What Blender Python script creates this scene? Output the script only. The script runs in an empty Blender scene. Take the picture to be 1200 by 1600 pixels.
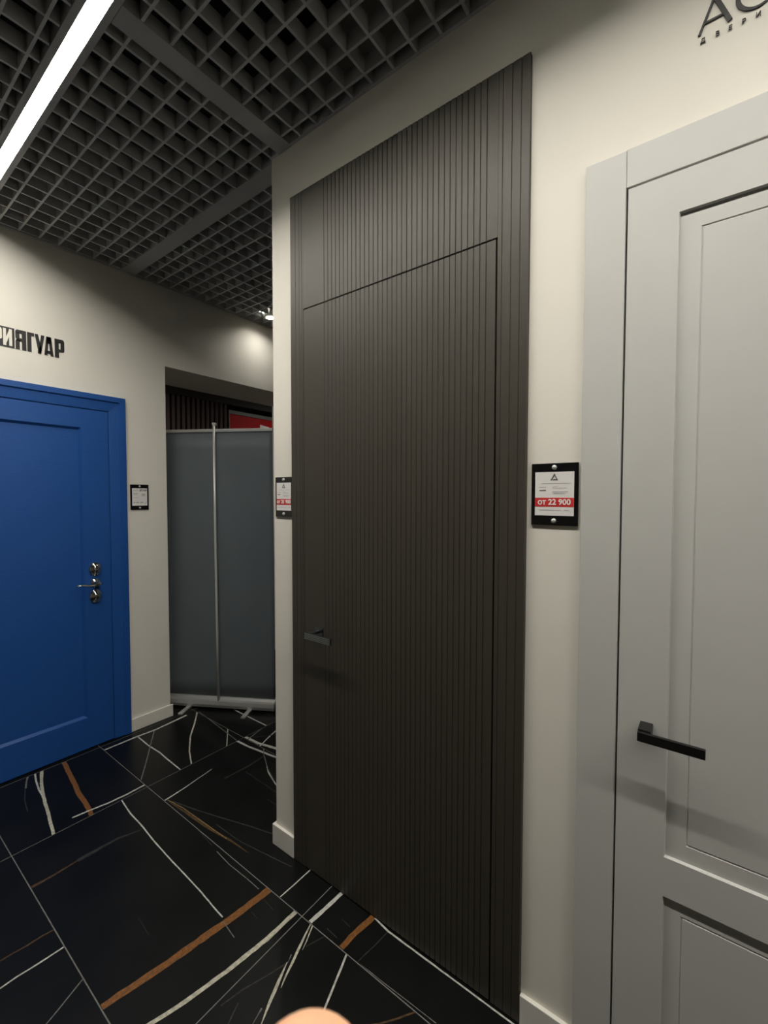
import bpy, bmesh, math, random
from mathutils import Vector, Matrix
random.seed(7)
S = bpy.context.scene
C = S.collection
PI = math.pi

# ------------------------------------------------------------------ camera
cam_d = bpy.data.cameras.new('camera'); cam = bpy.data.objects.new('camera', cam_d); C.objects.link(cam)
S.camera = cam
F_PX, YAW, PITCH, ROLL = 686.69, 0.6459, -0.0354, 0.0012
CAM = Vector((0, -1.2003, 1.5))
fw = Vector((-math.sin(YAW)*math.cos(PITCH), math.cos(YAW)*math.cos(PITCH), math.sin(PITCH)))
rt = fw.cross(Vector((0, 0, 1))).normalized(); up = rt.cross(fw)
rt, up = (math.cos(ROLL)*rt + math.sin(ROLL)*up, -math.sin(ROLL)*rt + math.cos(ROLL)*up)
cam.matrix_world = Matrix(((rt.x, up.x, -fw.x, CAM.x), (rt.y, up.y, -fw.y, CAM.y), (rt.z, up.z, -fw.z, CAM.z), (0, 0, 0, 1)))
cam_d.sensor_fit = 'VERTICAL'; cam_d.sensor_height = 36; cam_d.lens = F_PX*36/1600
cam_d.clip_start = 0.005
cam_d.dof.use_dof = True; cam_d.dof.focus_distance = 1.9; cam_d.dof.aperture_fstop = 22

# ------------------------------------------------------------------ world and exposure
w = bpy.data.worlds.new('world'); S.world = w; w.use_nodes = True
w.node_tree.nodes['Background'].inputs[0].default_value = (1.0, 0.95, 0.87, 1)
w.node_tree.nodes['Background'].inputs[1].default_value = 0.0
S.view_settings.view_transform = 'Standard'; S.view_settings.look = 'None'
S.view_settings.exposure = 0.0; S.view_settings.gamma = 1.0; S.view_settings.use_curve_mapping = False
LIGHT_COL = (1.0, 0.955, 0.86, 1)
LINE_POWER = 116.0        # emission of the linear lamp
NEAR_SPOT_POWER = 260.0 # the downlight seen above the passage
SPOT_POWER = 650.0      # emission of the round downlights

# ------------------------------------------------------------------ helpers
def mat(name, col, rough=0.5, metal=0.0, spec=0.5, noise=0.0, nscale=30, bump=0.0, bscale=200, emit=None, estr=0.0, coat=0.0, sss=0.0, col2=None, stretch=(1, 1, 1)):
    m = bpy.data.materials.new(name); m.use_nodes = True
    nt = m.node_tree; b = nt.nodes['Principled BSDF']
    b.inputs['Base Color'].default_value = (*col, 1); b.inputs['Roughness'].default_value = rough
    b.inputs['Metallic'].default_value = metal; b.inputs['Specular IOR Level'].default_value = spec
    if coat: b.inputs['Coat Weight'].default_value = coat; b.inputs['Coat Roughness'].default_value = 0.12
    if sss:
        b.inputs['Subsurface Weight'].default_value = sss; b.inputs['Subsurface Radius'].default_value = (0.004, 0.0015, 0.0008)
        b.inputs['Subsurface Scale'].default_value = 1.0
    if emit:
        b.inputs['Emission Color'].default_value = emit; b.inputs['Emission Strength'].default_value = estr
    if noise or bump:
        tc = nt.nodes.new('ShaderNodeTexCoord'); mp = nt.nodes.new('ShaderNodeMapping'); mp.inputs['Scale'].default_value = stretch
        nt.links.new(tc.outputs['Object'], mp.inputs['Vector'])
    if noise:
        n = nt.nodes.new('ShaderNodeTexNoise'); n.inputs['Scale'].default_value = nscale; n.inputs['Detail'].default_value = 4
        nt.links.new(mp.outputs['Vector'], n.inputs['Vector'])
        mx = nt.nodes.new('ShaderNodeMix'); mx.data_type = 'RGBA'
        c2 = col2 or tuple(max(0, c*(1-noise)) for c in col)
        mx.inputs[6].default_value = (*col, 1); mx.inputs[7].default_value = (*c2, 1)
        rp = nt.nodes.new('ShaderNodeMapRange'); rp.inputs[1].default_value = 0.35; rp.inputs[2].default_value = 0.65
        nt.links.new(n.outputs['Fac'], rp.inputs[0]); nt.links.new(rp.outputs[0], mx.inputs[0])
        nt.links.new(mx.outputs[2], b.inputs['Base Color'])
    if bump:
        n2 = nt.nodes.new('ShaderNodeTexNoise'); n2.inputs['Scale'].default_value = bscale; n2.inputs['Detail'].default_value = 3
        nt.links.new(mp.outputs['Vector'], n2.inputs['Vector'])
        bp = nt.nodes.new('ShaderNodeBump'); bp.inputs['Strength'].default_value = bump; bp.inputs['Distance'].default_value = 0.002
        nt.links.new(n2.outputs['Fac'], bp.inputs['Height']); nt.links.new(bp.outputs['Normal'], b.inputs['Normal'])
    return m

class MB:
    """collects shapes and links them as one mesh object"""
    def __init__(s): s.v = []; s.f = []
    def box(s, x0, x1, y0, y1, z0, z1):
        o = len(s.v)
        s.v += [(x, y, z) for z in (z0, z1) for y in (y0, y1) for x in (x0, x1)]
        s.f += [tuple(o+i for i in q) for q in ((0, 2, 3, 1), (4, 5, 7, 6), (0, 1, 5, 4), (2, 6, 7, 3), (0, 4, 6, 2), (1, 3, 7, 5))]
        return s
    def prism(s, pts, n0, n1, axis='y'):
        """polygon in the plane across the axis, extruded from n0 to n1"""
        o = len(s.v); k = len(pts)
        P = {'y': lambda a, b, n: (a, n, b), 'z': lambda a, b, n: (a, b, n), 'x': lambda a, b, n: (n, a, b)}[axis]
        s.v += [P(a, b, n0) for a, b in pts] + [P(a, b, n1) for a, b in pts]
        s.f += [tuple(o+i for i in range(k)), tuple(o+k+i for i in reversed(range(k)))]
        s.f += [(o+i, o+k+i, o+k+(i+1) % k, o+(i+1) % k) for i in range(k)]
        return s
    def cyl(s, p0, p1, r0, r1=None, n=20):
        return s.tube([p0, p1], [r0, r0 if r1 is None else r1], n)
    def tube(s, pts, rad, n=12, flat=1.0):
        pts = [Vector(p) for p in pts]
        if not isinstance(rad, (list, tuple)): rad = [rad]*len(pts)
        o = len(s.v); ref = None
        for i, p in enumerate(pts):
            t = (pts[min(i+1, len(pts)-1)]-pts[max(i-1, 0)]).normalized()
            if ref is None: ref = Vector((0, 0, 1)) if abs(t.z) < .9 else Vector((1, 0, 0))
            a = t.cross(ref).normalized(); b = a.cross(t)
            for j in range(n):
                q = 2*PI*j/n
                s.v.append(tuple(p + a*math.cos(q)*rad[i] + b*math.sin(q)*rad[i]*flat))
        for i in range(len(pts)-1):
            for j in range(n):
                s.f.append((o+i*n+j, o+i*n+(j+1) % n, o+(i+1)*n+(j+1) % n, o+(i+1)*n+j))
        s.f.append(tuple(o+j for j in reversed(range(n)))); e = o+(len(pts)-1)*n
        s.f.append(tuple(e+j for j in range(n)))
        return s
    def quad(s, *pts):
        o = len(s.v); s.v += [tuple(p) for p in pts]; s.f.append(tuple(range(o, o+len(pts)))); return s
    def build(s, name, m, parent=None, loc=None, smooth=False, bevel=0, seg=2):
        me = bpy.data.meshes.new(name); me.from_pydata(s.v, [], s.f); me.update()
        bm = bmesh.new(); bm.from_mesh(me); bmesh.ops.recalc_face_normals(bm, faces=bm.faces); bm.to_mesh(me); bm.free()
        o = bpy.data.objects.new(name, me); C.objects.link(o)
        if m: me.materials.append(m)
        if parent: o.parent = parent
        if loc: o.location = loc
        if smooth:
            for p in me.polygons: p.use_smooth = len(p.vertices) < 6
        if bevel:
            b = o.modifiers.new('bevel', 'BEVEL'); b.width = bevel; b.segments = seg; b.limit_method = 'ANGLE'
        return o

def tag(o, label, cat=None, group=None, kind=None):
    o['label'] = label
    if cat: o['category'] = cat
    if group: o['group'] = group
    if kind: o['kind'] = kind
    return o
def empty(name, loc, rz=0):
    o = bpy.data.objects.new(name, None); C.objects.link(o); o.location = loc; o.rotation_euler = (0, 0, rz); o.empty_display_size = .1
    return o
def text(name, body, size, x, z, y, m, parent, extr=0.0004, align='CENTER', sx=1.0, off=0.0, rot=0):
    cu = bpy.data.curves.new(name, 'FONT'); cu.body = body; cu.size = size; cu.align_x = align; cu.align_y = 'CENTER'
    cu.extrude = extr; cu.offset = off; cu.resolution_u = 3
    t = bpy.data.objects.new(name, cu); C.objects.link(t)
    dg = bpy.context.evaluated_depsgraph_get(); me = bpy.data.meshes.new_from_object(t.evaluated_get(dg))
    bpy.data.objects.remove(t)
    me.transform(Matrix.Diagonal((sx, 1, 1, 1))); me.transform(Matrix.Rotation(PI/2, 4, 'X'))
    me.materials.clear(); me.materials.append(m)
    o = bpy.data.objects.new(name, me); C.objects.link(o); o.parent = parent; o.location = (x, y, z); o.rotation_euler = (0, rot, 0)
    return o

# ------------------------------------------------------------------ materials
M = {}
M['wall'] = mat('cream_wall_paint', (.80, .77, .70), .85, spec=.2, noise=.03, nscale=3, bump=.05, bscale=300)
M['wall2'] = mat('bounce_dimming_taupe', (.20, .185, .16), .85, spec=.2, noise=.05, nscale=3)  # invented dark tone for two unseen walls, weakens the bounce light
M['base'] = mat('white_skirting_paint', (.80, .78, .72), .45, noise=.02, nscale=8)
M['plenum'] = mat('dark_plenum', (.012, .013, .014), .9, noise=.3, nscale=6)
M['slat'] = mat('grey_metal_slat', (.46, .47, .465), .55, noise=.08, nscale=15)
M['beam'] = mat('grey_metal_beam', (.36, .37, .36), .5, noise=.05, nscale=10)
M['grout'] = mat('grey_grout', (.19, .19, .18), .8, noise=.25, nscale=60)
M['tile'] = mat('black_stone_tile', (.0058, .0062, .0062), .34, spec=.26, noise=.5, nscale=5, bump=.02, bscale=60)
M['dark'] = mat('graphite_door_film', (.052, .046, .036), .46, spec=.46, noise=.05, nscale=40)
M['mdf'] = mat('brown_fibreboard', (.22, .17, .12), .85, noise=.15)
M['grey'] = mat('grey_door_enamel', (.565, .565, .545), .5, spec=.4, noise=.02, nscale=6)
M['blue'] = mat('blue_door_film', (.014, .088, .34), .45, spec=.35, noise=.14, nscale=26, bump=.12, bscale=60, stretch=(1, 1, 14))
M['bluecase'] = mat('blue_casing_film', (.014, .085, .33), .45, spec=.35, noise=.12, nscale=26, bump=.1, bscale=60, stretch=(14, 1, 1))
M['chrome'] = mat('chrome', (.72, .70, .66), .12, 1.0, noise=.05)
M['screw'] = mat('satin_nickel_screw', (.75, .74, .72), .42, .6, noise=.04)
M['steel'] = mat('dark_brushed_steel', (.40, .43, .44), .28, 1.0, noise=.2, nscale=80)
M['steeldark'] = mat('blackened_steel', (.16, .18, .19), .3, 1.0, noise=.15, nscale=60)
M['black'] = mat('black_lacquer', (.006, .006, .006), .38, noise=.2)
M['acryl'] = mat('black_acrylic', (.005, .005, .005), .08, spec=.5, noise=.1)
M['letter'] = mat('black_sign_letter', (.012, .011, .011), .5, noise=.1)
M['paper'] = mat('white_paper', (.80, .78, .77), .7, noise=.02, nscale=20)
M['red'] = mat('red_print', (.60, .022, .024), .6, noise=.05)
M['ink'] = mat('grey_ink', (.12, .12, .12), .7, noise=.1)
M['inkp'] = mat('pale_grey_ink', (.42, .41, .41), .7, noise=.1)
M['whiteprint'] = mat('white_print', (.9, .88, .84), .6, noise=.02)
M['fabric'] = mat('grey_banner_film', (.135, .158, .172), .5, spec=.3, noise=.06, nscale=5, bump=.06, bscale=20)
M['alu'] = mat('satin_aluminium', (.62, .62, .60), .38, 0.6, noise=.06, nscale=30, stretch=(.1, 1, 1))
M['pole'] = mat('silver_pole', (.72, .72, .70), .35, 0.3, noise=.04)
M['tubebrown'] = mat('brown_metal_tube', (.20, .145, .135), .3, .1, noise=.1, coat=1.0)
M['darkbrown'] = mat('dark_fascia', (.030, .026, .024), .7, noise=.2)
M['redsign'] = mat('red_sign_face', (.46, .004, .006), .5, spec=.12, noise=.04)
M['signframe'] = mat('dull_sign_frame', (.10, .095, .085), .5, noise=.1)
M['skin'] = mat('skin', (.82, .47, .29), .5, noise=.08, nscale=200, sss=.25)
M['nail'] = mat('fingernail', (.78, .50, .40), .3, noise=.03)
M['line'] = mat('lamp_diffuser', (.9, .9, .9), .5, emit=LIGHT_COL, estr=LINE_POWER)
M['spot_near'] = mat('near_downlight_lens', (.9, .9, .9), .5, emit=LIGHT_COL, estr=NEAR_SPOT_POWER)
M['spot'] = mat('downlight_lens', (.9, .9, .9), .5, emit=LIGHT_COL, estr=SPOT_POWER)
VEIN = {'orange': ((.25, .095, .022), (.13, .062, .022)), 'white': ((.62, .62, .58), (.40, .40, .37)), 'cream': ((.58, .56, .45), (.34, .33, .27)),
        'grey': ((.20, .20, .19), (.10, .10, .095)), 'faint': ((.045, .045, .042), (.018, .018, .017)), 'brown': ((.11, .062, .025), (.04, .026, .013)), 'gold': ((.34, .23, .10), (.15, .09, .04))}
for k_, (a_, b_) in VEIN.items():
    M['v_'+k_] = mat(k_+'_stone_vein', a_, .4, spec=.36, noise=.5, nscale=90, col2=b_)

LAMP_IN = .0115
# veins of the floor tiles: colour, taper, (x, y, width) in metres
VEINS=[
 ('orange', 0, [(-2.921, -0.346, 0.0226), (-2.812, -0.359, 0.0219), (-2.694, -0.374, 0.0212), (-2.615, -0.384, 0.0206), (-2.556, -0.394, 0.0203), (-2.481, -0.401, 0.0202), (-2.425, -0.402, 0.0197), (-2.365, -0.41, 0.0191), (-2.3, -0.419, 0.0187)]),
 ('cream', 0, [(-2.91, -0.448, 0.0152), (-2.782, -0.483, 0.0143), (-2.671, -0.507, 0.0134), (-2.564, -0.525, 0.0128), (-2.485, -0.536, 0.0125), (-2.403, -0.551, 0.0121), (-2.303, -0.567, 0.0116)]),
 ('white', 0, [(-2.925, -0.475, 0.0079), (-2.818, -0.496, 0.0075), (-2.727, -0.509, 0.0073), (-2.645, -0.513, 0.0072)]),
 ('grey', 0, [(-2.922, -0.503, 0.008), (-2.859, -0.527, 0.0074), (-2.794, -0.546, 0.0069)]),
 ('faint', 0, [(-2.782, -0.551, 0.0052), (-2.682, -0.578, 0.0047), (-2.581, -0.591, 0.0044)]),
 ('white', 0, [(-2.363, -0.479, 0.0096), (-2.354, -0.414, 0.0099), (-2.338, -0.336, 0.0101), (-2.332, -0.25, 0.0103), (-2.338, -0.151, 0.0105)]),
 ('brown', 1, [(-2.061, -0.71, 0.0197), (-2.059, -0.633, 0.0204), (-2.064, -0.555, 0.0211)]),
 ('faint', 1, [(-2.064, -0.555, 0.0212), (-2.062, -0.484, 0.0219), (-2.059, -0.404, 0.0227), (-2.031, -0.321, 0.0231)]),
 ('white', 0, [(-2.27, -0.292, 0.0059), (-2.177, -0.303, 0.0058), (-2.057, -0.306, 0.0057), (-1.919, -0.316, 0.0054), (-1.79, -0.321, 0.0052), (-1.612, -0.325, 0.0049), (-1.515, -0.328, 0.0047), (-1.42, -0.334, 0.0045), (-1.37, -0.336, 0.0045)]),
 ('grey', 0, [(-1.353, -0.344, 0.0034), (-1.322, -0.348, 0.0034), (-1.273, -0.354, 0.0033)]),
 ('brown', 0, [(-1.812, -0.874, 0.0059), (-1.807, -0.82, 0.0061), (-1.802, -0.788, 0.0062), (-1.801, -0.747, 0.0063), (-1.796, -0.72, 0.0063)]),
 ('white', 0, [(-1.708, -0.895, 0.0054), (-1.708, -0.836, 0.0056), (-1.702, -0.781, 0.0057), (-1.699, -0.718, 0.0059)]),
 ('grey', 0, [(-1.533, -0.721, 0.004), (-1.516, -0.756, 0.0039), (-1.5, -0.789, 0.0038), (-1.48, -0.834, 0.0036)]),
 ('orange', 0, [(-1.407, -0.716, 0.0228), (-1.394, -0.642, 0.0236), (-1.376, -0.554, 0.0247), (-1.363, -0.459, 0.026), (-1.347, -0.356, 0.0273), (-1.336, -0.265, 0.0285), (-1.327, -0.177, 0.0296)]),
 ('faint', 0, [(-1.605, -0.518, 0.0018), (-1.562, -0.521, 0.0017), (-1.512, -0.525, 0.0017)]),
 ('cream', 0, [(-1.259, -0.671, 0.0129), (-1.239, -0.606, 0.0133), (-1.223, -0.55, 0.0139), (-1.2, -0.431, 0.0149), (-1.181, -0.291, 0.016), (-1.178, -0.179, 0.017)]),
 ('white', 0, [(-1.109, -0.175, 0.0149), (-1.105, -0.133, 0.0152), (-1.101, -0.094, 0.0154), (-1.096, -0.006, 0.0161)]),
 ('white', 0, [(-1.269, -0.172, 0.0051), (-1.267, -0.086, 0.0053), (-1.267, 0.003, 0.0055)]),
 ('orange', 0, [(-0.962, -0.176, 0.0197), (-0.956, -0.094, 0.0205), (-0.942, -0.007, 0.0214)]),
 ('white', 0, [(-0.935, -0.011, 0.006), (-0.868, -0.013, 0.0059), (-0.793, -0.013, 0.0057), (-0.713, -0.019, 0.0055), (-0.658, -0.019, 0.0053), (-0.59, -0.01, 0.0052), (-0.525, -0.011, 0.0051), (-0.511, -0.009, 0.005), (-0.47, -0.007, 0.0049), (-0.405, -0.005, 0.0048)]),
 ('grey', 0, [(-0.896, -0.162, 0.0025), (-0.848, -0.16, 0.0025), (-0.767, -0.158, 0.0024), (-0.698, -0.155, 0.0023), (-0.602, -0.152, 0.0022)]),
 ('brown', 0, [(-0.755, -0.274, 0.0046), (-0.728, -0.247, 0.0046), (-0.7, -0.213, 0.0047), (-0.667, -0.168, 0.0047)]),
 ('cream', 2, [(-1.086, -0.176, 0.0065), (-1.069, -0.213, 0.0064), (-1.058, -0.242, 0.0063)]),
 ('cream', 3, [(-1.09, -0.195, 0.0094), (-1.072, -0.245, 0.009), (-1.056, -0.284, 0.0088), (-1.041, -0.326, 0.0085), (-1.026, -0.359, 0.0082)]),
 ('cream', 3, [(-1.069, -0.297, 0.011), (-1.046, -0.351, 0.0105), (-1.024, -0.402, 0.0101), (-0.997, -0.455, 0.0096)]),
 ('grey', 2, [(-1.076, -0.274, 0.004), (-1.064, -0.301, 0.0039)]),
 ('grey', 2, [(-1.029, -0.428, 0.0052), (-1.017, -0.47, 0.0051)]),
 ('white', 0, [(-0.928, -0.176, 0.0068), (-0.9, -0.26, 0.0064), (-0.873, -0.342, 0.006)]),
 ('faint', 0, [(-1.039, -0.184, 0.0037), (-1.057, -0.227, 0.0036)]),
 ('faint', 0, [(-1.068, -0.304, 0.0043), (-1.088, -0.362, 0.0042), (-1.115, -0.432, 0.0041), (-1.13, -0.496, 0.0041)]),
 ('faint', 0, [(-1.096, -0.461, 0.0041), (-1.072, -0.512, 0.0039)]),
 ('faint', 0, [(-1.305, -0.262, 0.0024), (-1.267, -0.264, 0.0024)]),
 ('faint', 0, [(-1.311, -0.203, 0.0026), (-1.245, -0.21, 0.0025)]),
 ('faint', 0, [(-1.025, -0.085, 0.0027), (-0.984, -0.089, 0.0026)]),
 ('faint', 0, [(-1.044, -0.141, 0.0029), (-0.994, -0.144, 0.0029)]),
 ('faint', 0, [(-0.869, -0.025, 0.0033), (-0.875, -0.078, 0.0032), (-0.888, -0.159, 0.0031)]),
 ('white', 1, [(-2.137, -0.152, 0.0092), (-2.149, -0.046, 0.0094), (-2.164, 0.033, 0.0096), (-2.179, 0.12, 0.01)]),
 ('brown', 3, [(-2.112, -0.152, 0.0141), (-1.977, -0.141, 0.0135), (-1.845, -0.134, 0.013), (-1.745, -0.125, 0.0129), (-1.664, -0.114, 0.0126), (-1.537, -0.107, 0.012)]),
 ('gold', 0, [(-2.128, -0.15, 0.0043), (-2.014, -0.133, 0.004), (-1.867, -0.127, 0.0038), (-1.77, -0.122, 0.0037), (-1.678, -0.118, 0.0036)]),
 ('faint', 0, [(-2.097, -0.14, 0.0064), (-1.938, -0.099, 0.0063), (-1.794, -0.055, 0.0063), (-1.659, -0.012, 0.0061), (-1.544, 0.02, 0.0059)]),
 ('faint', 0, [(-1.79, -0.097, 0.0043), (-1.622, -0.092, 0.0042), (-1.505, -0.073, 0.0042), (-1.409, -0.057, 0.0041), (-1.337, -0.044, 0.0041)]),
 ('faint', 0, [(-1.825, -0.164, 0.0028), (-1.689, -0.179, 0.0027)]),
 ('grey', 0, [(-1.649, -0.183, 0.0034), (-1.551, -0.19, 0.0034), (-1.443, -0.187, 0.0033), (-1.361, -0.188, 0.0032)]),
 ('faint', 0, [(-2.01, 0.218, 0.0051), (-1.872, 0.214, 0.0049), (-1.722, 0.209, 0.0047)]),
 ('faint', 0, [(-1.738, 0.15, 0.0046), (-1.654, 0.152, 0.0045)]),
 ('white', 0, [(-1.96, 0.32, 0.0058), (-1.912, 0.291, 0.0057), (-1.87, 0.275, 0.0058), (-1.77, 0.24, 0.0056)]),
 ('white', 0, [(-2.835, 0.024, 0.008), (-2.69, 0.019, 0.008), (-2.561, 0.024, 0.0077), (-2.457, 0.018, 0.0073), (-2.308, 0.013, 0.0071)]),
 ('grey', 0, [(-2.838, 0.123, 0.0067), (-2.682, 0.025, 0.0063), (-2.536, -0.065, 0.006), (-2.413, -0.145, 0.0057)]),
 ('cream', 0, [(-2.858, 0.428, 0.0097), (-2.717, 0.327, 0.0093), (-2.591, 0.227, 0.0085), (-2.442, 0.137, 0.0075), (-2.312, 0.077, 0.007)]),
 ('cream', 0, [(-2.494, 0.428, 0.0063), (-2.314, 0.301, 0.0059)]),
 ('grey', 0, [(-2.84, 0.429, 0.0056), (-2.673, 0.412, 0.0054), (-2.48, 0.39, 0.0051), (-2.316, 0.372, 0.0049)]),
 ('white', 0, [(-2.313, 0.37, 0.013), (-2.202, 0.375, 0.0131), (-2.09, 0.39, 0.0133), (-1.959, 0.408, 0.0129)]),
 ('white', 0, [(-2.299, 0.429, 0.0175), (-2.186, 0.432, 0.0181), (-2.117, 0.45, 0.0192), (-2.029, 0.466, 0.0186)]),
 ('white', 0, [(-2.677, 0.594, 0.0098), (-2.481, 0.593, 0.0094), (-2.321, 0.593, 0.0091)]),
 ('white', 0, [(-2.167, 0.455, 0.0085), (-2.199, 0.539, 0.0091), (-2.222, 0.626, 0.0097)]),
 ('grey', 0, [(-2.278, 0.445, 0.0083), (-2.3, 0.518, 0.0085)]),
 ('faint', 0, [(-2.262, 0.458, 0.0099), (-2.172, 0.567, 0.01)]),
 ('grey', 0, [(-2.14, 0.436, 0.0059), (-2.057, 0.375, 0.0056), (-1.934, 0.306, 0.0054), (-1.826, 0.262, 0.0053)]),
 ('faint', 0, [(-2.052, 0.113, 0.0089), (-2.041, 0.258, 0.0091), (-2.052, 0.372, 0.0091)]),
 ('faint', 0, [(-2.472, 0.701, 0.0075), (-2.314, 0.684, 0.0072)]),
 ('white', 0, [(-2.851, -0.128, 0.0127), (-2.851, 0.007, 0.0134), (-2.841, 0.14, 0.0135), (-2.862, 0.35, 0.0141)]),
]

# ================================================================== SETTING
XB, ZC, ZT = -2.9411, 2.8776, 3.25     # face of the left wall, underside of the ceiling, top of the void
# doors that stand in the right wall: x range and height of the openings
DK = (-1.3607, -0.4133, 2.6708); GY = (-0.2737, 0.712, 2.3135); BL = (-1.028, 0.0223, 2.0995)
OP = (0.28, 1.55, 2.3628)              # passage in the left wall: y range and height

def pierced(mb, u0, u1, holes, n0, n1, zt, axis):
    """a wall of the given thickness with openings that start at the floor"""
    us = sorted({u0, u1, *[h[0] for h in holes], *[h[1] for h in holes]})
    for a, b in zip(us[:-1], us[1:]):
        z0 = 0
        for h in holes:
            if h[0] <= a+1e-6 and b <= h[1]+1e-6: z0 = h[2]
        if axis == 'x': mb.box(a, b, n0, n1, z0, zt)
        else: mb.box(n0, n1, a, b, z0, zt)
    return mb
wr = pierced(MB(), -1.484, 2.2, [DK, GY], 0, .14, ZT, 'x').build('wall_right', M['wall'])
tag(wr, 'cream painted wall holding the graphite and the grey doors', 'wall', kind='structure')
wl = pierced(MB(), -2.6, 2.5, [BL, OP], XB-.48, XB, ZT, 'y').build('wall_left', M['wall'])
tag(wl, 'cream painted wall with the blue door and the passage', 'wall', kind='structure')
tag(MB().box(XB, 2.2, -2.72, -2.6, 0, ZT).build('wall_front', M['wall2']), 'unseen wall facing the graphite door, taupe added to dim bounce light', 'wall', kind='structure')
tag(MB().box(2.2, 2.32, -2.6, .14, 0, ZT).build('wall_end', M['wall2']), 'unseen wall past the grey door, taupe added to dim bounce light', 'wall', kind='structure')
tag(MB().box(XB, .3, 2.5, 2.62, 0, ZT).build('wall_back', M['wall']), 'plain cream wall closing the space behind the graphite door', 'wall', kind='structure')
tag(MB().box(.3, .42, .14, 2.5, 0, ZT).build('wall_side', M['wall']), 'plain cream wall behind the grey door', 'wall', kind='structure')
tag(MB().box(-5.75, -5.65, -1.2, 6.0, 0, ZT).build('wall_far', M['darkbrown']), 'dark wall behind the tubes and red sign beyond the passage', 'wall', kind='structure')
tag(MB().box(-5.65, XB-.48, -1.2, 6.0, 3.05, 3.15).build('ceiling_far', M['darkbrown']), 'dark ceiling beyond the passage', 'ceiling', kind='structure')

# ---- floor: grout bed with single tiles and their veins
floor = MB().box(-5.65, 2.2, -2.6, 6.0, -.05, -.0009).build('floor', M['grout'])
tag(floor, 'black marble-look tiled floor with white and rust veins', 'floor', kind='structure')
XJ = [-5.65, -4.65, -3.49, -2.904, -2.31, -1.147, .018, 1.18, 2.2]
YJ = [-2.6, -2.42, -1.85, -1.28, -.712, -.163, .418, .99, 1.56, 2.13, 2.5]
G = .0017
tiles = {}
for i in range(len(XJ)-1):
    for j in range(len(YJ)-1):
        x0, x1, y0, y1 = XJ[i]+G, XJ[i+1]-G, YJ[j]+G, YJ[j+1]-G
        b = .0006
        mb = MB(); mb.v = [(x0, y0, -.0009), (x1, y0, -.0009), (x1, y1, -.0009), (x0, y1, -.0009), (x0, y0, -b), (x1, y0, -b), (x1, y1, -b), (x0, y1, -b),
                           (x0+b, y0+b, 0), (x1-b, y0+b, 0), (x1-b, y1-b, 0), (x0+b, y1-b, 0)]
        mb.f = [(k, (k+1) % 4, 4+(k+1) % 4, 4+k) for k in range(4)]+[(4+k, 4+(k+1) % 4, 8+(k+1) % 4, 8+k) for k in range(4)]+[(8, 9, 10, 11)]
        tiles[i, j] = mb.build('tile', M['tile'], floor)
def clip(poly, x0, x1, y0, y1):
    for ax, lim, sg in ((0, x0, 1), (0, x1, -1), (1, y0, 1), (1, y1, -1)):
        out = []
        for a, b in zip(poly, poly[1:]+poly[:1]):
            da, db = sg*(a[ax]-lim), sg*(b[ax]-lim)
            if da >= 0: out.append(a)
            if da*db < 0:
                t = da/(da-db); out.append((a[0]+(b[0]-a[0])*t, a[1]+(b[1]-a[1])*t))
        poly = out
        if len(poly) < 3: return []
    return poly
for vi, (vc, tp, pts) in enumerate(VEINS):
    pts = [(x, min(y, -.021) if -.9 < x < -.3 and y > -.09 else y, wd) for x, y, wd in pts]
    def stretch(p, q):                                       # run on to a joint that lies just past the end p
        l = math.hypot(p[0]-q[0], p[1]-q[1]); e = (p[0]+(p[0]-q[0])/l*.045, p[1]+(p[1]-q[1])/l*.045, p[2])
        hit = any((p[0]-v)*(e[0]-v) < 0 for v in XJ) or any((p[1]-v)*(e[1]-v) < 0 for v in YJ)
        return [e] if hit else []
    pts = stretch(pts[0], pts[1]) + list(pts) + stretch(pts[-1], pts[-2])
    fine = []                                                # resample and roughen the edges
    for (xa, ya, wa), (xb, yb, wb) in zip(pts[:-1], pts[1:]):
        n = max(2, int(math.hypot(xb-xa, yb-ya)/.02))
        for k in range(n): t = k/n; fine.append((xa+(xb-xa)*t, ya+(yb-ya)*t, wa+(wb-wa)*t))
    fine.append(pts[-1])
    N = len(fine); L = []; R = []
    for k, (x, y, wd) in enumerate(fine):
        xa, ya, _ = fine[max(0, k-1)]; xb, yb, _ = fine[min(N-1, k+1)]
        dl = math.hypot(xb-xa, yb-ya) or 1; nx, ny = -(yb-ya)/dl, (xb-xa)/dl
        t = k/(N-1); q = 1.0
        if tp == 1: q = 1-.75*t
        if tp == 2: q = 1-.8*t
        if tp == 3: q = .25+.75*math.sin(PI*min(1, max(0, t)))
        h = wd*.5*q
        j = h*.16
        L.append((x+nx*(h+random.uniform(-j, j)), y+ny*(h+random.uniform(-j, j))))
        R.append((x-nx*(h+random.uniform(-j, j)), y-ny*(h+random.uniform(-j, j))))
    for (i, j), t in tiles.items():
        x0, x1, y0, y1 = XJ[i]+G+.001, XJ[i+1]-G-.001, YJ[j]+G+.001, YJ[j+1]-G-.001
        if max(p[0] for p in fine) < x0-.03 or min(p[0] for p in fine) > x1+.03 or max(p[1] for p in fine) < y0-.03 or min(p[1] for p in fine) > y1+.03: continue
        mb = MB(); zt = .00012+.00001*(vi % 12)
        for k in range(N-1):
            c = clip([L[k], R[k], R[k+1], L[k+1]], x0, x1, y0, y1)
            if c: mb.quad(*[(a, b, zt) for a, b in c])
        if len(mb.f) > max(.14*N, min(4, .5*N)): mb.build('vein', M['v_'+vc], t)

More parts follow.
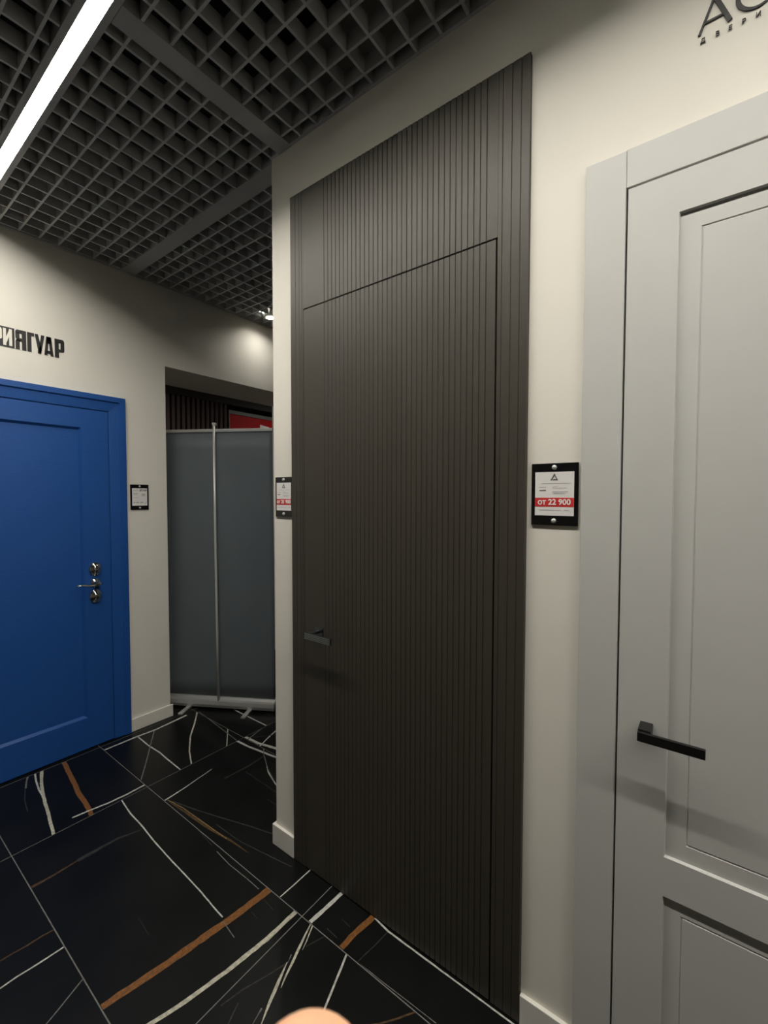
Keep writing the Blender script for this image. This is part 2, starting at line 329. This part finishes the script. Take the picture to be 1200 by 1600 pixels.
# ---- skirting boards
def skirt(name, x0, x1, h, label, wall='A', d=.013):
    mb = MB()
    if wall == 'A': mb.box(x0, x1, -d, -.0003, 0.0002, h)
    else: mb.box(XB+.0003, XB+d, x0, x1, 0.0002, h)
    return tag(mb.build(name, M['base'], bevel=.002), label, 'baseboard', kind='structure')
skirt('baseboard_right', -1.497, DK[0]-.001, .088, 'short white skirting at the wall corner beside the graphite door')
skirt('baseboard_right', DK[1]+.001, GY[0]-.001, .088, 'white skirting between the graphite and the grey door')
skirt('baseboard_right', GY[1]+.001, 2.199, .088, 'white skirting past the grey door')
MBe = MB().box(-1.497, -1.4843, -.0003, .14, .0002, .088); tag(MBe.build('baseboard_corner', M['base'], bevel=.002), 'white skirting on the narrow end of the wall', 'baseboard', kind='structure')
skirt('baseboard_left', BL[1]+.001, OP[0]+.013, .080, 'white skirting between the blue door and the passage', 'B')
skirt('baseboard_left', -2.599, BL[0]-.001, .080, 'white skirting on the far side of the blue door', 'B')

# ---- ceiling: dark void, carrier beams and open-cell slats
ceil = MB().box(XB, 2.2, -2.6, 2.5, ZT, ZT+.06).build('ceiling', M['plenum'])
tag(ceil, 'grey open-cell grid ceiling under a dark void', 'ceiling', kind='structure')
CH = (-.704, -.620)                    # slot of the linear lamp
DL = (-2.762, 1.008, .047); S1 = (.012, .092); S2 = (-1.435, -1.36)
BH, BW = .052, .0085
def slat(x0, x1, y0, y1, dz=0):
    MB().box(x0, x1, y0, y1, ZC+dz, ZC+BH+dz).build('slat', M['slat'], ceil)
def beam(x0, x1, y0, y1): MB().box(x0, x1, y0, y1, ZC-.002, ZC+.045).build('carrier_beam', M['beam'], ceil)
beam(XB+.021, -1.486, *S1); beam(S2[0], S2[1], CH[1]+.001, S1[0]-.0005); beam(S2[0], S2[1], -2.598, CH[0]-.001)
tag(MB().box(-1.484, 2.198, -.012, -.0005, ZC-.001, ZC+.05).build('trim_1', M['slat']), 'grey ceiling edge trim along the wall of the graphite door', 'trim', kind='structure')
tag(MB().box(XB+.0005, XB+.020, -2.598, 2.498, ZC-.004, ZC+.05).build('trim_2', M['slat']), 'grey ceiling edge trim along the wall of the blue door', 'trim', kind='structure')
xs = [-1.478-.0895*k for k in range(17)]; xs = [x for x in xs if x > XB+.03]
xr = [-1.298+.0878*k for k in range(40)]; xr = [x for x in xr if x < 2.15]
for x in xs+xr:
    slat(x-BW/2, x+BW/2, -2.598, CH[0]-.001)
    slat(x-BW/2, x+BW/2, CH[1]+.001, S1[0]-.0005 if x < -1.49 else (S1[0]-.0005 if x < -1.48 else -.0125))
for x in xs: slat(x-BW/2, x+BW/2, (S1[1]+.0005) if x < -1.49 else .142, DL[1]-DL[2] if abs(x-DL[0]) < DL[2]+.005 else 2.49)
for x in xs:
    if abs(x-DL[0]) < DL[2]+.005: slat(x-BW/2, x+BW/2, DL[1]+DL[2], 2.49)
for x in [v for v in [-1.388+.0895*k for k in range(8)]]: slat(x-BW/2, x+BW/2, .142, 2.49)
ys = [-.054-.0853*k for k in range(30)]; ys = [y for y in ys if y > -2.57 and not CH[0]-.012 < y < CH[1]+.012]
for y in ys:
    slat(S2[1]+.0005, 2.198, y-BW/2, y+BW/2, -.0003); slat(XB+.021, S2[0]-.0005, y-BW/2, y+BW/2, -.0003)
for k in range(28):
    y = .147+.0825*k
    cut = abs(y-DL[1]) < DL[2]+.005
    if cut: slat(XB+.021, DL[0]-DL[2], y-BW/2, y+BW/2, -.0003)
    slat(DL[0]+DL[2] if cut else XB+.021, -1.487 if y < .15 else -.72, y-BW/2, y+BW/2, -.0003)

# ================================================================== LAMPS
def linear_lamp(x0, x1, ch, label):
    t = empty('linear_ceiling_lamp', (0, (ch[0]+ch[1])/2, ZC)); tag(t, label, 'lamp')
    y = (ch[1]-ch[0])/2
    mb = MB().box(x0, x1, -y+.0005, -y+.020, -.003, .05).box(x0, x1, y-.020, y-.0005, -.003, .05).box(x0, x1, -y+.020, y-.020, .035, .05)
    mb.box(x0-.004, x0, -y, y, -.003, .05).box(x1, x1+.004, -y, y, -.003, .05)
    mb.build('housing', M['beam'], t)
    MB().box(x0, x1, -y+.020, y-.020, LAMP_IN, LAMP_IN+.008).build('diffuser', M['line'], t)
linear_lamp(-2.62, 2.15, CH, 'long bright white linear lamp set into the grid ceiling above the tiles')
def downlight(loc, label, r=.036, grp=None, m=None, name='downlight', rec=.001):
    t = empty(name, loc); tag(t, label, 'lamp', grp)
    mb = MB(); n = 28; R2 = r+.012
    for k in range(n):
        a, b = 2*PI*k/n, 2*PI*(k+1)/n
        P = lambda q, rr, z: (rr*math.cos(q), rr*math.sin(q), z)
        mb.quad(P(a, r, -.004), P(b, r, -.004), P(b, R2, -.002), P(a, R2, -.002)); mb.quad(P(a, R2, -.002), P(b, R2, -.002), P(b, R2, .03), P(a, R2, .03))
        mb.quad(P(a, r, -.004), P(b, r, -.004), P(b, r, .03), P(a, r, .03)); mb.quad(P(a, r, .03), P(b, r, .03), P(b, R2, .03), P(a, R2, .03))
    mb.build('trim_ring', M['base'], t, smooth=False)
    MB().cyl((0, 0, rec), (0, 0, rec+.009), r-.0005, n=28).build('lens', m or M['spot'], t)
    return t

downlight((-2.762, 1.008, ZC-.004), 'small round lit downlight in the ceiling above the passage', .032, None, M['spot_near'], rec=.019)

# ================================================================== DOORS
def fluted(x0, x1, z0, z1, grooves, yf=-.012, yb=.045, gw=.0040, gd=.0027):
    pts = [(x0, yb), (x0, yf)]
    for g in grooves: pts += [(g-gw/2, yf), (g-gw*.05, yf+gd), (g+gw*.05, yf+gd), (g+gw/2, yf)]
    pts += [(x1, yf), (x1, yb)]
    return MB().prism(pts, z0, z1, 'z')
def slab(x0, x1, z0, z1, panels, yf, yb):
    """door leaf whose front carries stepped or grooved fields: panel = (x0, x1, z0, z1, [(inset, depth), ...])"""
    mb = MB()
    xs_ = sorted({x0, x1, *[v for p in panels for v in p[:2]]}); zs_ = sorted({z0, z1, *[v for p in panels for v in p[2:4]]})
    for a, b in zip(xs_[:-1], xs_[1:]):
        for c, d in zip(zs_[:-1], zs_[1:]):
            if any(p[0] <= a+1e-6 and b <= p[1]+1e-6 and p[2] <= c+1e-6 and d <= p[3]+1e-6 for p in panels): continue
            mb.quad((a, yf, c), (b, yf, c), (b, yf, d), (a, yf, d))
    for px0, px1, pz0, pz1, rings in panels:
        prev = [(px0, yf, pz0), (px1, yf, pz0), (px1, yf, pz1), (px0, yf, pz1)]
        for ins, dep in rings:
            cur = [(px0+ins, yf+dep, pz0+ins), (px1-ins, yf+dep, pz0+ins), (px1-ins, yf+dep, pz1-ins), (px0+ins, yf+dep, pz1-ins)]
            for k in range(4): mb.quad(prev[k], prev[(k+1) % 4], cur[(k+1) % 4], cur[k])
            prev = cur
        mb.quad(*prev)
    mb.quad((x0, yb, z0), (x1, yb, z0), (x1, yb, z1), (x0, yb, z1))
    mb.quad((x0, yf, z0), (x0, yb, z0), (x0, yb, z1), (x0, yf, z1)); mb.quad((x1, yf, z0), (x1, yb, z0), (x1, yb, z1), (x1, yf, z1))
    mb.quad((x0, yf, z0), (x1, yf, z0), (x1, yb, z0), (x0, yb, z0)); mb.quad((x0, yf, z1), (x1, yf, z1), (x1, yb, z1), (x0, yb, z1))
    return mb
def weld(o):
    bm = bmesh.new(); bm.from_mesh(o.data); bmesh.ops.remove_doubles(bm, verts=bm.verts, dist=1e-5); bmesh.ops.recalc_face_normals(bm, faces=bm.faces); bm.to_mesh(o.data); bm.free(); return o

# ---- graphite fluted door with transom
xc = (DK[0]+DK[1])/2
d1 = empty('door_1', (xc, 0, 0)); tag(d1, 'tall graphite door with fine vertical flutes and matching transom panel', 'door', kind='structure')
L1 = (-xc, 0, 0); e = .0008
lx, rx, lt = -1.2859, -.5058, 2.2175
fluted(DK[0]+e, lx-.0022, .003, DK[2]-e, [-1.3314, -1.3095, -1.2965], gw=.003, gd=.0018).build('casing', M['dark'], d1, L1)
fluted(rx+.0056, DK[1]-e, .003, DK[2]-e, [-.488, -.462, -.437], gw=.003, gd=.0018).build('casing', M['dark'], d1, L1)
gr = [-1.1754+.01943*k for k in range(34)]
fluted(lx-.0018, rx+.0050, lt+.0052, DK[2]-e, gr).build('transom_panel', M['dark'], d1, L1)
leaf = fluted(lx, rx, .006, lt, gr).build('leaf', M['dark'], d1, L1)
MB().box(DK[0]+e, DK[1]-e, .048, .06, .003, DK[2]-e).build('backing_board', M['mdf'], d1, L1)
h1 = empty('handle', (-1.208-xc, -.012, .972)); h1.parent = d1; h1['label'] = 'dark steel lever handle with fine ribs'
MB().box(-.022, .022, -.004, 0, -.020, .024).build('rose', M['steeldark'], h1, bevel=.001)
MB().box(-.024, .000, -.050, -.004, .000, .011).build('neck', M['steel'], h1, bevel=.0015)
mb = MB().box(-.026, .108, -.052, -.045, -.012, .0125)
lv = mb.build('lever', M['steeldark'], h1, bevel=.0006)
for k in range(4): MB().box(-.0255, .1075, -.0538, -.0521, -.0108+k*.0062, -.0075+k*.0062).build('rib', M['steel'], lv)

# ---- grey panelled door
xc = (GY[0]+GY[1])/2
d2 = empty('door_2', (xc, 0, 0)); tag(d2, 'pale grey enamelled door with two recessed panels and wide flat casing', 'door', kind='structure')
L2 = (-xc, 0, 0); gl, grx, gt = -.1790, .616, 2.2205
MB().box(GY[0]+e, gl-.0045, -.012, .045, .003, GY[2]-e).build('casing', M['grey'], d2, L2, bevel=.0025)
MB().box(grx+.0045, GY[1]-e, -.012, .045, .003, GY[2]-e).build('casing', M['grey'], d2, L2, bevel=.0025)
MB().box(gl-.0040, grx+.0040, -.012, .045, gt+.0042, GY[2]-e).build('casing_head', M['grey'], d2, L2, bevel=.0012)
vg = [(.0025, .0075), (.0405, .0075), (.0430, .0098), (.0455, .0075)]
px0, px1 = -.0779, grx-.10
weld(slab(gl, grx, .006, gt, [(px0, px1, .660, 2.131, vg), (px0, px1, .16, .566, [(.0025, .0075), (.0345, .0075), (.0370, .0098), (.0395, .0075)])], -.011, .042).build('leaf', M['grey'], d2, L2))
MB().box(GY[0]+e, GY[1]-e, .048, .06, .003, GY[2]-e).build('backing_board', M['mdf'], d2, L2)
h2 = empty('handle', (-.119-xc, -.011, .968)); h2.parent = d2; h2['label'] = 'black flat L-shaped lever handle'
MB().box(-.012, .014, -.046, 0, -.0255, .0).build('neck', M['black'], h2, bevel=.0012)
MB().box(-.012, .1145, -.055, -.046, -.0255, -.004).build('lever', M['black'], h2, bevel=.0012)

# ---- blue door in the left wall (built facing -y, turned to face +x)
d3 = empty('door_3', (XB, (BL[0]+BL[1])/2, 0), PI/2); tag(d3, 'deep blue wood-grain entrance door with one large recessed panel', 'door', kind='structure')
xc = (BL[0]+BL[1])/2; L3 = (-xc, 0, 0)
br, bl_, bt = -.0735, -.932, 2.004
def casing_profile(o, i):     # across the casing from the outer edge o to the inner edge i
    s = 1 if i > o else -1
    return [(o, .10), (o, -.022), (o+s*.030, -.022), (o+s*.036, -.014), (i-s*.004, -.009), (i, -.006), (i, .10)]
MB().prism(casing_profile(BL[1]-e, br+.003), .002, BL[2]-.034, 'z').build('casing', M['blue'], d3, L3)
MB().prism(casing_profile(BL[0]+e, bl_-.003), .002, BL[2]-.034, 'z').build('casing', M['blue'], d3, L3)
hp = [(q, z) for z, q in [(a, b) for a, b in casing_profile(BL[2]-e, bt+.003)]]
mbh = MB().prism(hp, bl_-.003-.0565, br+.003+.0565, 'x')
mbh.box(BL[0]+e, bl_-.0595, -.022, .10, BL[2]-.034, BL[2]-e).box(br+.0595, BL[1]-e, -.022, .10, BL[2]-.034, BL[2]-e)
mbh.build('casing_head', M['bluecase'], d3, L3)
weld(slab(bl_, br, .006, bt, [(bl_+.141, br-.141, .190, 1.896, [(.013, .014), (.020, .014)])], -.006, .05).build('leaf', M['blue'], d3, L3))
MB().box(BL[0]+e, BL[1]-e, .102, .112, .002, BL[2]-e).build('backing_board', M['mdf'], d3, L3)
def disc_stack(levels, x, z, n=24, sz=1.25):      # turned plate: (radius, y) from the door outwards
    mb = MB(); o = 0
    for r, y in levels: mb.v += [(x+r*math.cos(2*PI*k/n), y, z+sz*r*math.sin(2*PI*k/n)) for k in range(n)]
    for i in range(len(levels)-1):
        for k in range(n): mb.f.append((i*n+k, i*n+(k+1) % n, (i+1)*n+(k+1) % n, (i+1)*n+k))
    mb.f += [tuple(range(n)), tuple((len(levels)-1)*n+k for k in range(n))]
    return mb
hx = -.158
hh = empty('handle', (hx-xc, -.006, .985)); hh.parent = d3; hh['label'] = 'chrome lever handle'
disc_stack([(.027, 0), (.027, -.004), (.022, -.009), (.012, -.011), (.010, -.045), (.013, -.050), (.011, -.060), (.004, -.063)], 0, 0, sz=1).build('rose', M['chrome'], hh, smooth=True)
lev = [(0.016, -.052, -.002), (-.004, -.056, .001), (-.028, -.058, -.005), (-.056, -.057, -.004), (-.084, -.054, .004), (-.110, -.050, .0), (-.117, -.049, -.003)]
MB().tube(lev, [.009, .0135, .0110, .0080, .0075, .006, .003], 12, .8).build('lever', M['chrome'], hh, smooth=True)
for z, nm, lab in ((1.067, 'upper_lock', 'chrome thumb-turn escutcheon'), (.905, 'lower_lock', 'chrome keyhole escutcheon')):
    lk = disc_stack([(.034, 0), (.034, -.005), (.028, -.011), (.021, -.0125), (.0205, -.018), (.004, -.019)], hx, z).build(nm, M['chrome'], d3, (-xc, -.006, 0), smooth=True); lk['label'] = lab
    if nm == 'upper_lock': MB().box(hx-.018, hx+.018, -.034, -.018, z-.0045, z+.0045).build('thumb_turn', M['chrome'], lk, bevel=.002)
    else: MB().box(hx-.009, hx+.009, -.0198, -.0186, z-.002, z+.002).build('keyhole', M['steeldark'], lk)

# ================================================================== PRICE PLATES
def plate(name, x, z, label, price, rz, wx=.1195, hz=.164, blue=False):
    loc = (x, -.0003, z) if rz == 0 else (XB+.0003, x, z)
    t = empty(name, loc, rz); tag(t, label, 'sign', 'price plates on the walls')
    MB().box(-wx/2, wx/2, -.005, 0, -hz/2, hz/2).build('back_plate', M['acryl'], t, bevel=.0006)
    pw, p0, p1 = wx*.83, -hz/2+.026, hz/2-.023
    pp = MB().box(-pw/2, pw/2, -.0062, -.0052, p0, p1).build('paper', M['paper'], t); y = -.0066
    for zz in (hz/2-.011, -hz/2+.0125):
        disc_stack([(.0062, -.005), (.0062, -.0085), (.005, -.0102), (.001, -.0106)], 0, zz, 16, 1).build('screw', M['screw'], t, smooth=True)
    if not blue:
        zr = p0+.0235
        MB().box(-pw/2, pw/2, y, -.0062, zr, zr+.0235).build('red_band', M['red'], pp)
        text('price', price, .0205, 0, zr+.0118, y-.0004, M['whiteprint'], pp, off=.0005)
        mb = MB()                                               # triangular maker's mark
        mb.prism([(-.010, p1-.022), (-.0055, p1-.022), (.0025, p1-.0075), (0, p1-.004)], y, -.0062).prism([(0, p1-.004), (.010, p1-.022), (.0065, p1-.0205), (.0005, p1-.0105)], y, -.0062).prism([(-.004, p1-.022), (.010, p1-.022), (.008, p1-.0185), (-.002, p1-.0185)], y, -.0062)
        mb.build('logo', M['ink'], pp)
        rows = [(-.033, .042, .030, .0010, 'inkp'), (-.038, -.020, .040, .0014, 'inkp'), (-.038, -.021, .0485, .0028, 'ink'), (-.004, .009, .039, .0012, 'inkp'), (-.004, .031, .0425, .0014, 'inkp'),
                (-.005, .035, .052, .0017, 'inkp'), (-.002, .028, .0565, .0014, 'inkp'), (-.038, .018, .1005, .0014, 'inkp'), (.026, .038, .1005, .0018, 'inkp')]
        for a, b, dz, hh_, mm in rows: MB().box(a, b, y, -.0062, p1-dz-hh_/2, p1-dz+hh_/2).build('text_line', M[mm], pp)
    else:
        text('heading', 'ЯГУАР', .016, .021, p1-.0145, y-.0002, M['ink'], pp, off=.0008, sx=.85)
        text('heading', 'ДВЕРИ', .011, -.024, p1-.0145, y-.0002, M['inkp'], pp, sx=.85)
        for a, b, dz, hh_ in [(-.040, -.012, .034, .004), (-.040, -.016, .042, .002), (.010, .038, .036, .002), (.012, .034, .042, .006), (.012, .030, .050, .003), (-.040, -.010, .060, .002)]:
            MB().box(a, b, y, -.0062, p1-dz-hh_/2, p1-dz+hh_/2).build('text_line', M['inkp'], pp)
        for a, b in ((-.039, -.028), (-.022, -.006), (.002, .020)): MB().box(a, b, y, -.0062, p1-.094, p1-.088).build('text_line', M['inkp'], pp)
        MB().prism([(.030, p0+.006), (.034, p0+.006), (.042, p0+.024), (.039, p0+.024)], y, -.0062).build('mark', M['inkp'], pp)
    return t
plate('price_plate', -.3395, 1.506, 'black acrylic price plate reading from 22 900, beside the grey door', 'от 22 900', 0)
plate('price_plate', -1.4155, 1.4975, 'black acrylic price plate reading from 21 900, at the wall corner', 'от 21 900', 0, .107, .163)
plate('price_plate', .1030, 1.4935, 'black acrylic price plate with all-white sheet, beside the blue door', '', PI/2, .1110, .1600, True)

# ================================================================== WALL LETTERING
sg = empty('wall_lettering', (XB+.0003, -.286, 2.27), PI/2); tag(sg, 'heavy black condensed letters above the blue door', 'sign')
H_ = .1015
def glyph(name, x0, wd, polys, m='letter', par=sg, dep=-.003, h=H_, y0=-.0001):
    mb = MB()
    for q in polys: mb.prism([(x0+a*wd+.286, b*h) for a, b in q], dep, y0)
    return mb.build(name, M[m], par)
def mir(polys): return [[(1-a, b) for a, b in q] for q in polys]
PG = [[(0, 0), (.42, 0), (.42, 1), (0, 1)], [(.42, .80), (.42, 1), (.82, 1), (.95, .96), (1, .88), (.80, .80)], [(.62, .46), (.62, .82), (1, .88), (1, .42), (.9, .44)],
      [(.42, .32), (.42, .46), (.62, .46), (1, .42), (.96, .35), (.84, .32)]]
glyph('letter', -.331, .045, PG)
YA = mir([[(0, 0), (.40, 0), (.40, 1), (0, 1)], [(.40, .82), (.40, 1), (.84, 1), (.96, .96), (1, .90), (.80, .82)], [(.62, .56), (.62, .84), (1, .90), (1, .58), (.88, .52)],
          [(.40, .42), (.40, .58), (.62, .58), (.88, .52), (.90, .42)], [(.62, 0), (1, 0), (1, .42), (.92, .50), (.62, .50)]])
glyph('letter', -.502, .045, YA)
glyph('letter', -.4527, .0300, [[(0, 0), (.60, 0), (.60, 1), (0, 1)], [(.60, .84), (1, .84), (1, 1), (.60, 1)]])
glyph('letter', -.4197, .0424, [[(0, 1), (.34, 1), (.68, .22), (.62, 0), (.28, 0), (.30, .20)], [(.66, 1), (1, 1), (.62, 0), (.36, .10), (.48, .40)]])
glyph('letter', -.3790, .0420, [[(0, 0), (.32, 0), (.52, 1), (.24, 1)], [(.68, 0), (1, 0), (.76, 1), (.46, 1)], [(.22, .10), (.78, .10), (.74, .26), (.24, .26)], [(.30, .62), (.70, .62), (.72, 1), (.28, 1)]])
# outlined box with pale letters on black
bx0, bx1 = -.735, -.506
MB().box(bx0+.286, bx1+.286, -.003, -.0001, 0, H_).build('letter_box', M['letter'], sg)
II = [[(0, 0), (.34, 0), (.34, 1), (0, 1)], [(.66, 0), (1, 0), (1, 1), (.66, 1)], [(.34, .12), (.34, .50), (.66, .92), (.66, .55)]]
LB = .086
def bglyph(x0, wd, polys):
    mb = MB()
    for q in polys: mb.prism([(x0+a*wd+.286, .0075+b*LB) for a, b in q], -.0036, -.003)
    return mb.build('letter', M['wall'], sg)
bglyph(-.5525, .0365, II)
bglyph(-.594, .037, PG)
EE = [[(0, 0), (.4, 0), (.4, 1), (0, 1)], [(.4, 0), (1, 0), (1, .18), (.4, .18)], [(.4, .82), (1, .82), (1, 1), (.4, 1)], [(.4, .42), (.9, .42), (.9, .58), (.4, .58)]]
bglyph(-.632, .033, EE)
VV = [[(0, 0), (.4, 0), (.4, 1), (0, 1)], [(.4, 0), (.9, 0), (1, .1), (1, .17), (.4, .17)], [(.4, .83), (1, .83), (1, .92), (.9, 1), (.4, 1)], [(.4, .44), (.9, .44), (.9, .58), (.4, .58)], [(.66, .17), (1, .17), (1, .44), (.66, .44)], [(.66, .58), (1, .58), (1, .83), (.66, .83)]]
bglyph(-.672, .036, VV)
DD = [[(.10, .14), (.42, .14), (.46, 1), (.20, 1)], [(.60, .14), (.92, .14), (.92, 1), (.60, 1)], [(.2, .84), (.92, .84), (.92, 1), (.2, 1)], [(0, 0), (1, 0), (1, .16), (0, .16)]]
bglyph(-.722, .043, DD)

s2 = empty('wall_lettering', (.0, -.0003, 2.478)); tag(s2, 'slim dark letters with small spaced word above the grey door', 'sign')
def stroke(mb, a, b, wa, wb=None):
    wb = wb or wa; dx, dz = b[0]-a[0], b[1]-a[1]; l = math.hypot(dx, dz); nx, nz = -dz/l, dx/l
    mb.prism([(a[0]+nx*wa/2, a[1]+nz*wa/2), (a[0]-nx*wa/2, a[1]-nz*wa/2), (b[0]-nx*wb/2, b[1]-nz*wb/2), (b[0]+nx*wb/2, b[1]+nz*wb/2)], -.003, -.0001)
mb = MB(); zb = .0185
stroke(mb, (-.0505, zb), (-.0255, zb+.0635), .0046); stroke(mb, (.0025, zb), (-.0235, zb+.0635), .0080); stroke(mb, (-.041, zb+.0205), (-.009, zb+.0205), .0042)
mb.build('letter', M['letter'], s2)
mb = MB(); n = 40; cx, cz, ro = .046, zb+.033, .0355
for k in range(n):
    a0, a1 = math.radians(48+264*k/n), math.radians(48+264*(k+1)/n)
    def th(a): return .0042+.0038*max(0, math.cos(a-PI))
    P = lambda a, r: (cx+r*math.cos(a), cz+r*math.sin(a))
    mb.prism([P(a0, ro), P(a1, ro), P(a1, ro-th(a1)), P(a0, ro-th(a0))], -.003, -.0001)
mb.build('letter', M['letter'], s2)
for ch, x, dz in zip('ДВЕРИ', (-.0435, -.0185, .0030, .0250, .0480), (.0045, .0040, .0028, .0022, .0015)):
    text('letter', ch, .0125, x, dz, -.002, M['letter'], s2, extr=.0012)

# ================================================================== ROLL-UP BANNER (seen from behind)
ang = math.atan2(.5, .865)
bn = empty('roll_up_banner', (-2.787, .562, 0), ang); tag(bn, 'grey back of a roll-up banner stand blocking the passage', 'banner stand')
s0, s1 = -.425, .415
prof = [(-.045, .012), (.045, .012), (.05, .03), (.046, .058), (.02, .078), (-.018, .078), (-.026, .066), (-.043, .060), (-.05, .034)]
MB().prism(prof, s0, s1, 'x').build('base', M['alu'], bn, bevel=.002)
for fx in (-.215, .235):
    MB().box(fx-.016, fx+.016, -.150, .11, .0004, .012).build('foot', M['alu'], bn, bevel=.002)
pl = MB().tube([(.004, -.034, .062), (.002, -.038, .6), (-.004, -.036, 1.3), (-.008, -.030, 1.995)], .0085, 12).build('pole', M['pole'], bn, smooth=True)
MB().box(-.020, .004, -.036, -.012, 1.99, 2.008).build('hook', M['pole'], pl, bevel=.003)
MB().box(s0+.006, s1-.006, -.022, -.006, 1.944, 1.966).build('top_rail', M['alu'], bn, bevel=.003)
mb = MB(); nx, nz = 24, 16
for i in range(nx+1):
    for j in range(nz+1):
        u, v = i/nx, j/nz
        mb.v.append((s0+.01+(s1-s0-.02)*u, -.002-.010*v+.006*math.sin(u*7+1.2)*math.sin(v*PI)+.004*math.sin(u*13+v*5)*math.sin(v*PI), .074+(1.945-.074)*v))
for i in range(nx):
    for j in range(nz): a = i*(nz+1)+j; mb.f.append((a, a+nz+1, a+nz+2, a+1))
fb = mb.build('film', M['fabric'], bn, smooth=True); sm = fb.modifiers.new('thick', 'SOLIDIFY'); sm.thickness = .0008

# ================================================================== BEYOND THE PASSAGE
scr = empty('tube_screen', (-5.5, 1.98, 0)); tag(scr, 'row of dark brown metal tubes beyond the passage', 'screen')
MB().box(-.08, .04, -1.9, 3.5, 2.785, 3.0495).build('fascia', M['darkbrown'], scr)
for k in range(20):
    y = 2.405-1.98-.0672*k
    MB().cyl((0, y, .0), (0, y, 2.785), .021, n=20).build('tube', M['tubebrown'], scr, smooth=True)
rs = empty('red_sign_board', (-5.5, 3.3, 1.5)); tag(rs, 'red sign board with dull frame beside the brown tubes', 'sign')
MB().box(-.03, .0, -.83, 1.2, .0, 1.165).build('panel', M['redsign'], rs)
for a in ((-.845, 1.2, 1.165, 1.215), (-.845, 1.2, -.045, 0)): MB().box(-.035, .012, a[0], a[1], a[2], a[3]).build('frame_rail', M['signframe'], rs)
MB().box(-.035, .012, -.845, -.83, 0, 1.165).build('frame_stile', M['signframe'], rs)
MB().prism([(-.31, .80), (-.14, .80), (-.14, 1.055), (-.31, 1.075)], .0, .008, 'x').build('letter', M['whiteprint'], rs)
MB().box(-.03, -.001, -.83, 1.2, -1.5, -.045).build('lower_panel', M['redsign'], rs)
downlight((-4.35, 3.55, 3.045), 'small round downlight over the space beyond the passage, next to the red sign', .045, 'downlights beyond the passage', name='downlight_offscreen')
downlight((-4.2, .35, 3.045), 'small round downlight over the space beyond the passage, clear of the red sign', .045, 'downlights beyond the passage', name='downlight_offscreen')

# ================================================================== HAND (fingertip at the lower edge of the view)
def world(px, py, depth): return CAM + (rt*((px-600)/F_PX) + up*((800-py)/F_PX) + fw)*depth
tip = world(477, 1656, .057)
hd = empty('hand', tip + Vector((0, 0, -.19))); tag(hd, 'raised hand whose rounded fingertip shows above the black tiles', 'hand')
base = hd.location
side = rt.copy(); back = Vector((-fw.x, -fw.y, 0)).normalized()
def P_(a, b, c): return tip - base + side*a + back*b + Vector((0, 0, c))
V_ = []; E_ = []; R_ = []
def chain(pts, rad, root=None):
    prev = root
    for p, r in zip(pts, rad):
        V_.append(p); R_.append(r); k = len(V_)-1
        if prev is not None: E_.append((prev, k))
        prev = k
    return prev
chain([P_(.028, .045, -.200), P_(.026, .036, -.155)], [.027, .028])                       # wrist (root first), heel of the palm
palm = chain([P_(.022, .028, -.115)], [.030], 1)
kn = [P_(-.002, .012, -.082), P_(.018, .014, -.078), P_(.038, .018, -.083), P_(.056, .024, -.093)]
ends = [([P_(-.001, .004, -.052), P_(0, .001, -.026), P_(0, 0, -.008), P_(0, -.001, .0005)], [.0098, .0090, .0090, .0086]),
        ([P_(.019, -.018, -.070), P_(.019, -.020, -.098), P_(.018, -.008, -.112)], [.0098, .0090, .0080]),
        ([P_(.038, -.012, -.078), P_(.037, -.014, -.104), P_(.036, -.003, -.117)], [.0095, .0086, .0078]),
        ([P_(.055, -.004, -.092), P_(.053, -.006, -.113), P_(.051, .004, -.122)], [.0085, .0076, .007])]
for k_, (pp_, rr_) in zip(kn, ends):
    a_ = chain([k_], [.0125], palm); chain(pp_, rr_, a_)
chain([P_(-.010, .022, -.130), P_(-.018, .004, -.108), P_(-.014, -.014, -.090), P_(-.004, -.026, -.080)], [.016, .0125, .0105, .009], 1)
me = bpy.data.meshes.new('skin'); me.from_pydata([tuple(v) for v in V_], E_, []); me.materials.append(M['skin'])
ho = bpy.data.objects.new('skin', me); C.objects.link(ho); ho.parent = hd
sk = ho.modifiers.new('skin', 'SKIN'); sk.use_smooth_shade = True
for v, r in zip(me.skin_vertices[0].data, R_): v.radius = (r*1.12, r*1.12)
me.skin_vertices[0].data[0].use_root = True
ss = ho.modifiers.new('sub', 'SUBSURF'); ss.levels = 3; ss.render_levels = 3
# nail on the far side of the fingertip
mb = MB(); n = 8
for i in range(n+1):
    for j in range(n+1):
        a = math.radians(-55+110*i/n); z = -.017+.0105*j/n
        p = P_(.0084*math.sin(a), -.0086*math.cos(a)-.0006, z); mb.v.append(tuple(p))
for i in range(n):
    for j in range(n): q = i*(n+1)+j; mb.f.append((q, q+n+1, q+n+2, q+1))
nl = mb.build('fingernail', M['nail'], hd, smooth=True); nm_ = nl.modifiers.new('thick', 'SOLIDIFY'); nm_.thickness = .0006
